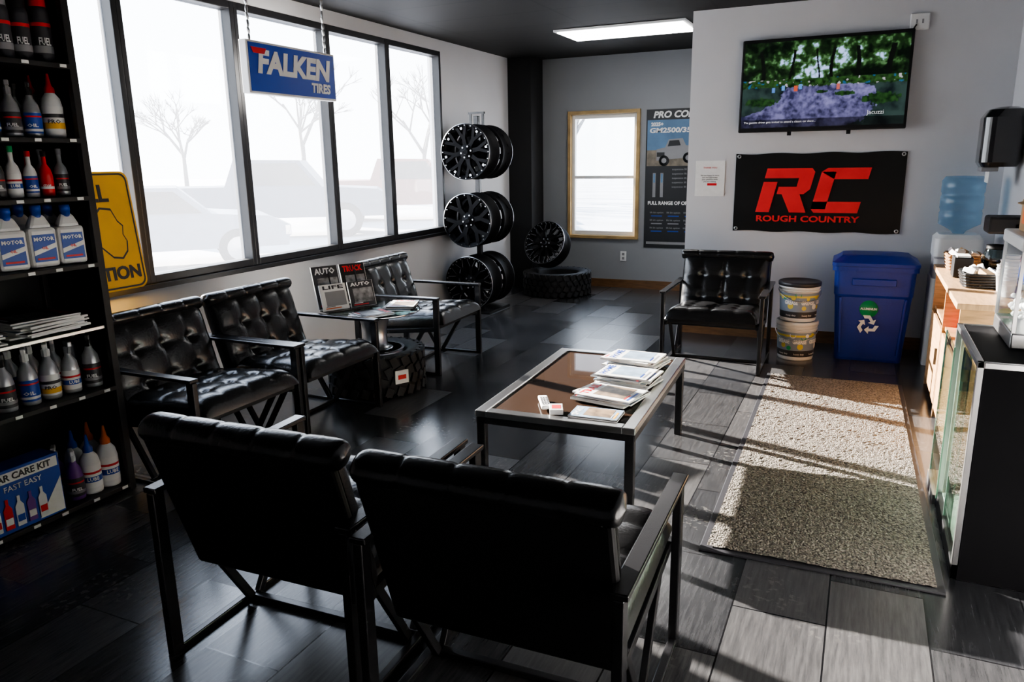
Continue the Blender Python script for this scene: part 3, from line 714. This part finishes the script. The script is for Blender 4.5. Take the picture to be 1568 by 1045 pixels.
for x,m in((-.06,BLUE),(.06,RED)): b.box((x,-.15,.77),(.03,.05,.03),m,bev=.004)
b.box((0,-.145,.67),(.2,.06,.015),GRY)
b.lathe([(0,.97),(.03,.97),(.05,1.0),(.10,1.03),(.137,1.05),(.14,1.13),(.134,1.14),(.134,1.155),(.14,1.165),(.14,1.245),(.134,1.255),(.134,1.27),(.14,1.28),(.14,1.36),(.12,1.39),(0,1.395)],WATER,n=40)
b.done((.64,6.42,0))
b=B('paper_towel_dispenser')
loft(b,[(0,.20,.28,0,0,.05),(.03,.24,.31,0,0,.07),(.32,.24,.31,0,0,.07),(.37,.20,.27,.01,0,.08),(.385,.12,.18,.02,0,.06)],mat('smoked_plastic',(.01,.01,.012),.12,coat=.5))
b.box((-.05,0,-.015),(.10,.2,.03),GRY,bev=.005);b.box((-.05,0,-.06),(.003,.18,.09),PAP)
b.done((.79,6.12,1.46))

# ---------------------------------------------------------------- coffee counter
b=B('coffee_counter')
x0,x1,y0,y1,H=.47,.895,4.25,5.75,.83
b.box(((x0+x1)/2,(y0+y1)/2,H-.015),(x1-x0+.03,y1-y0+.03,.03),WOODY,bev=.004)
for y in(y0+.01,(y0+y1)/2,y1-.01): b.box(((x0+x1)/2,y,(H-.03)/2),(x1-x0-.01,.02,H-.03),WOOD)
b.box((x1-.01,(y0+y1)/2,(H-.03)/2),(.015,y1-y0-.04,H-.03),WOOD)
b.box(((x0+x1)/2,(y0+y1)/2,.07),(x1-x0-.02,y1-y0-.04,.02),WOOD)
b.box(((x0+x1)/2,(y0+y1)/2,.55),(x1-x0-.04,y1-y0-.04,.02),WOOD)
b.box((x0+.012,(y0+y1*3)/4+.0,.30),(.018,(y1-y0)/2-.05,.46),WOOD,bev=.003)
b.box((x0-.0,y1-.65,.35),(.02,.02,.10),MET)
b.box((x0+.012,y0+.37,.30),(.018,.66,.46),WOOD,bev=.003)
for i in range(5): b.box((.62,4.5+i*.22,.60),(.12,.14,.07+.02*(i%2)),[PAP,CARD,RED,PAP,GRY][i],bev=.003)
b.done()
H=.832
def basket(loc,sx,sy,h,m):
    b=B('wicker_basket')
    loft(b,[(0,sx*.85,sy*.85,0,0,.03),(h*.5,sx*.93,sy*.93,0,0,.03),(h,sx,sy,0,0,.03),(h,sx*.92,sy*.92,0,0,.03),(.01,sx*.8,sy*.8,0,0,.03)],m,capb=True,capt=True)
    for i in range(5):
        z=h*(i+.5)/5;k=.85+.15*z/h+.02
        pts=rrect(sx*k,sy*k,.03,3)
        for p,q in zip(pts,pts[1:]+pts[:1]): b.cyl((*p,z),(*q,z),.006,m,n=6)
    for i in range(7): b.box((random.uniform(-sx*.3,sx*.3),random.uniform(-sy*.3,sy*.3),h*.95),(.05,.07,.03),random.choice([RED,PAP,BOT_W,CARD]),rot=(random.random(),random.random(),random.random()),bev=.004)
    b.done(loc)
basket((.60,5.55,H),.20,.26,.10,WICK);basket((.62,4.85,H),.20,.24,.08,BOT_K)
b=B('coffee_maker')
b.box((0,0,.02),(.22,.20,.04),BLK,bev=.008);b.box((.06,0,.18),(.09,.20,.30),BLK,bev=.01);b.box((0,0,.31),(.22,.20,.10),BLK,bev=.015)
b.lathe([(.05,.045),(.07,.06),(.075,.11),(.055,.16),(.05,.18)],TGLASS,T((-.04,0,0)),n=24);b.lathe([(.052,.165),(.055,.19),(0,.195)],BLK,T((-.04,0,0)),n=24)
b.box((-.01,-.12,.12),(.02,.05,.09),BLK,bev=.005);b.lathe([(.0,.0),(.0685,.06),(.074,.10),(0,.10)],mat('coffee_liquid',(.02,.008,.004),.1),T((-.04,0,.002)),n=24)
b.done((.77,5.24,H))
b=B('paper_cups')
for i in range(3):
    for k in range(8-2*i): b.lathe([(.025,.0),(.035,.085),(.038,.087),(.036,.09)],BOT_W,T((0,i*.09,k*.018)),n=18)
b.done((.70,4.50,H))
b=B('creamer_canister');b.lathe([(0,0),(.045,0),(.045,.14),(.04,.15)],BOT_W,n=20);b.lathe([(.046,.03),(.046,.12)],BLUE,n=20);b.lathe([(.047,.15),(.047,.17),(0,.172)],RED,n=20);b.done((.83,4.80,H))
b=B('napkin_holder');b.box((0,0,.06),(.10,.14,.12),BLK,bev=.006);b.box((0,0,.09),(.07,.12,.08),PAP);b.done((.56,5.20,H))

# ---------------------------------------------------------------- glass display case
b=B('glass_display_case')
x0,x1,y0,y1,H=.405,.905,2.98,3.68,.84;t=.022
for y in (y0+t/2,y1-t/2):
    for x in (x0+t/2,x1-t/2): b.box((x,y,H/2),(t,t,H),STL,bev=.002)
for x in (x0+t/2,x1-t/2):
    b.box((x,(y0+y1)/2,H-t/2),(t,y1-y0,t),STL,bev=.002);b.box((x,(y0+y1)/2,.03),(t,y1-y0,.06),BLK,bev=.002)
for y in (y0+t/2,y1-t/2): b.box(((x0+x1)/2,y,H-t/2),(x1-x0-2*t,t,t),STL,bev=.002)
b.box(((x0+x1)/2+.01,y0+.004,H/2-.01),(x1-x0-2*t+.02,.014,H-.024),MATB)
b.box(((x0+x1)/2,(y0+y1)/2,H-.006),(x1-x0-2*t,y1-y0-2*t,.008),MATB)
b.box(((x0+x1)/2,(y0+y1)/2,.055),(x1-x0-2*t,y1-y0-2*t,.02),WHT)
b.box((x1-.02,(y0+y1)/2,H/2),(.01,y1-y0-2*t,H-.1),WHT)
for z in(.32,.56): b.box(((x0+x1)/2+.03,(y0+y1)/2,z),(x1-x0-.12,y1-y0-.06,.008),CGLASS)
GEDGE=mat('glass_edge_green',(.16,.28,.22),.2)
for (a,c,xo,hh) in((y0+t,(y0+y1)/2+.08,0,H-.09),((y0+y1)/2-.03,y1+.02,.012,H-.09),(y1-.06,y1+.30,-.012,.70)):
    b.box((x0+.008+xo,(a+c)/2,hh/2+.045),(.005,c-a,hh),CGLASS);b.box((x0+.008+xo,c+.002,hh/2+.045),(.006,.004,hh),GEDGE)
    b.box((x0+.008+xo,a-.002,hh/2+.045),(.006,.004,hh),GEDGE)
b.box((x0+.01,y1+.14,.022),(.05,.32,.044),STL)
for i in range(3):
    for z in(.066,.325,.565): b.box((.72+random.uniform(-.05,.05),y0+.15+i*.20,z+.05),(.08,.10,.10),random.choice([PAP,DRK,CARD,PAP,GRN]),bev=.004)
b.done()
b=B('popcorn_machine')
x0,x1,y0,y1,z0=.53,.88,3.22,3.64,.842;hh=.30
b.box(((x0+x1)/2,(y0+y1)/2,z0+.03),(x1-x0,y1-y0,.06),STL,bev=.006)
for x in(x0+.006,x1-.006):
    for y in(y0+.006,y1-.006): b.box((x,y,z0+.06+hh/2),(.012,.012,hh),STL)
    b.box((x,(y0+y1)/2,z0+.06+hh/2),(.004,y1-y0-.03,hh),AGLASS)
for y in(y0+.006,y1-.006): b.box(((x0+x1)/2,y,z0+.06+hh/2),(x1-x0-.03,.004,hh),AGLASS)
b.box(((x0+x1)/2,(y0+y1)/2,z0+.385),(x1-x0+.01,y1-y0+.01,.05),WHT,bev=.008)
b.lathe([(0,0),(.07,.0),(.08,.09),(.02,.10)],STL,T(((x0+x1)/2,(y0+y1)/2,z0+.24)),n=24);b.cyl(((x0+x1)/2,(y0+y1)/2,z0+.33),((x0+x1)/2,(y0+y1)/2,z0+.37),.01,STL)
for i in range(120):
    M=T((random.uniform(x0+.04,x1-.04),random.uniform(y0+.04,y1-.04),z0+.075+random.uniform(0,.08)))@Matrix.Scale(random.uniform(.8,1.2),4)
    b.lathe([(0,-.012),(.012,-.006),(.015,.003),(.008,.012),(0,.013)],PAP,M,n=6)
b.done()
b=B('cardboard_snack_box');b.box((0,0,.06),(.16,.22,.12),CARD,bev=.003);b.box((-.03,0,.125),(.14,.2,.004),CARD,rot=(0,-.3,0));b.box((-.081,0,.06),(.002,.12,.06),ORG)
for i in range(8): b.box((random.uniform(-.05,.05),-.08+i*.022,.13),(.05,.015,.05),random.choice([RED,YEL,BLUE]),rot=(0,random.uniform(-.3,.3),0))
b.done((.64,3.44,1.254))

# ---------------------------------------------------------------- exterior
GND=mat('snowy_lot',(.42,.42,.43),.9,var=.15,vs=.4)
boxes('parking_lot',[(-90,-4.3,-40,80,-.32,-.2),(-4.3,30,9.3,80,-.32,-.2)],GND)
PT=mat('truck_paint',(.07,.09,.13),.4);GLD=mat('vehicle_glass',(.03,.035,.04),.2);PT2=mat('car_paint',(.16,.18,.22),.4);PT3=mat('red_truck_paint',(.24,.09,.07),.4)
def truck(loc,rz,name='pickup_truck',m=PT,car=False):
    b=B(name)
    if car: body=[(-2.2,.35),(2.2,.35),(2.25,.7),(1.9,.88),(.95,.95),(.45,1.4),(-1.0,1.42),(-1.7,1.0),(-2.2,.95)];win=[(-1.45,1.0),(.8,.97),(.38,1.34),(-.95,1.35)]
    else: body=[(-2.8,.5),(2.8,.5),(2.85,1.0),(2.6,1.15),(1.3,1.22),(.8,1.85),(-.7,1.88),(-.95,1.25),(-2.8,1.25)];win=[(-.65,1.28),(1.15,1.26),(.74,1.78),(-.6,1.79)]
    M=T((0,.95,0))@RX(PI/2)
    b.prism(body,1.9,m,M);b.prism(win,1.93,GLD,T((0,.965,0))@RX(PI/2))
    s=.34 if car else .42;ax=(-1.35,1.35) if car else (-1.75,1.8)
    for x in ax:
        for y in(-.85,.85):
            b.lathe([(0,-.12),(s*.6,-.12),(s,-.11),(s,.11),(s*.6,.12),(0,.12)],RUB,T((x,y,s))@RX(PI/2),n=24)
            b.lathe([(0,-.13),(s*.6,-.125)],MACH,T((x,y,s))@RX(PI/2),n=16);b.lathe([(0,.13),(s*.6,.125)],MACH,T((x,y,s))@RX(PI/2),n=16)
    b.box((2.85 if not car else 2.2,0,.62),(.12,1.9,.2),STL,bev=.02)
    b.done((loc[0],loc[1],-.2),rz)
truck((-11.5,9.6,0),.85,'parked_car',PT2,True);truck((-13.5,14.9,0),.6);truck((-13.2,20.5,0),.5,m=PT3)
BARK=mat('bark',(.13,.125,.12),.9)
def tree(loc,h,seed):
    random.seed(seed);b=B('bare_tree')
    def br(p,d,L,r,k):
        q=p+d*L;b.cyl(p,q,r,BARK,r*.65,n=5)
        if k==0: return
        for i in range(3 if k>1 else 4):
            dd=(d+Vector((random.uniform(-.8,.8),random.uniform(-.8,.8),random.uniform(-.2,.5)))).normalized()
            br(p+d*L*random.uniform(.6,1),dd,L*random.uniform(.6,.8),r*.6,k-1)
    br(Vector((0,0,0)),Vector((0,0,1)),h*.3,h*.018,5)
    b.done((loc[0],loc[1],-.2))
tree((-25,30,0),9,1);tree((-9.5,25,0),8,4);tree((-20,33,0),8,5);tree((-13,34,0),9,6);tree((-33,30,0),8,8)

# ---------------------------------------------------------------- light
w=D.worlds.new('w');scene.world=w;w.use_nodes=True;nt=w.node_tree;bg=nt.nodes['Background']
tc=nt.nodes.new('ShaderNodeTexCoord');sp=nt.nodes.new('ShaderNodeSeparateXYZ');nt.links.new(tc.outputs['Generated'],sp.inputs[0])
r=nt.nodes.new('ShaderNodeValToRGB');r.color_ramp.elements[0].color=(.88,.945,1,1);r.color_ramp.elements[1].color=(.55,.72,1,1);r.color_ramp.elements[1].position=.8
nt.links.new(sp.outputs[2],r.inputs[0]);nt.links.new(r.outputs[0],bg.inputs[0]);bg.inputs[1].default_value=4.4
sl=D.lights.new('sun','SUN');sl.energy=42;sl.angle=r2(.5);sl.color=(1,.93,.85)
so=D.objects.new('sun',sl);scene.collection.objects.link(so)
el=r2(17.5);dv=Vector((math.cos(el)*.958,-math.cos(el)*.287,-math.sin(el)))
so.rotation_euler=dv.to_track_quat('-Z','Y').to_euler();so.location=(-10,5,6)
# ---------------------------------------------------------------- camera
cam=D.cameras.new('camera');cam.sensor_width=36;cam.lens=1151.47/1568*36;cam.clip_start=.05;cam.clip_end=300
co=D.objects.new('camera',cam);scene.collection.objects.link(co);scene.camera=co
yaw,pit,rol=.43602665,.23517506,-.01643358
f=Vector((-math.sin(yaw)*math.cos(pit),math.cos(yaw)*math.cos(pit),-math.sin(pit)))
r=Vector((math.cos(yaw),math.sin(yaw),0));u=r.cross(f)
r,u=r*math.cos(rol)+u*math.sin(rol),-r*math.sin(rol)+u*math.cos(rol)
co.matrix_world=Matrix.Translation((0,0,1.55))@Matrix((r,u,-f)).transposed().to_4x4()
scene.view_settings.view_transform='AgX';scene.view_settings.look='AgX - Medium High Contrast';scene.view_settings.exposure=.6
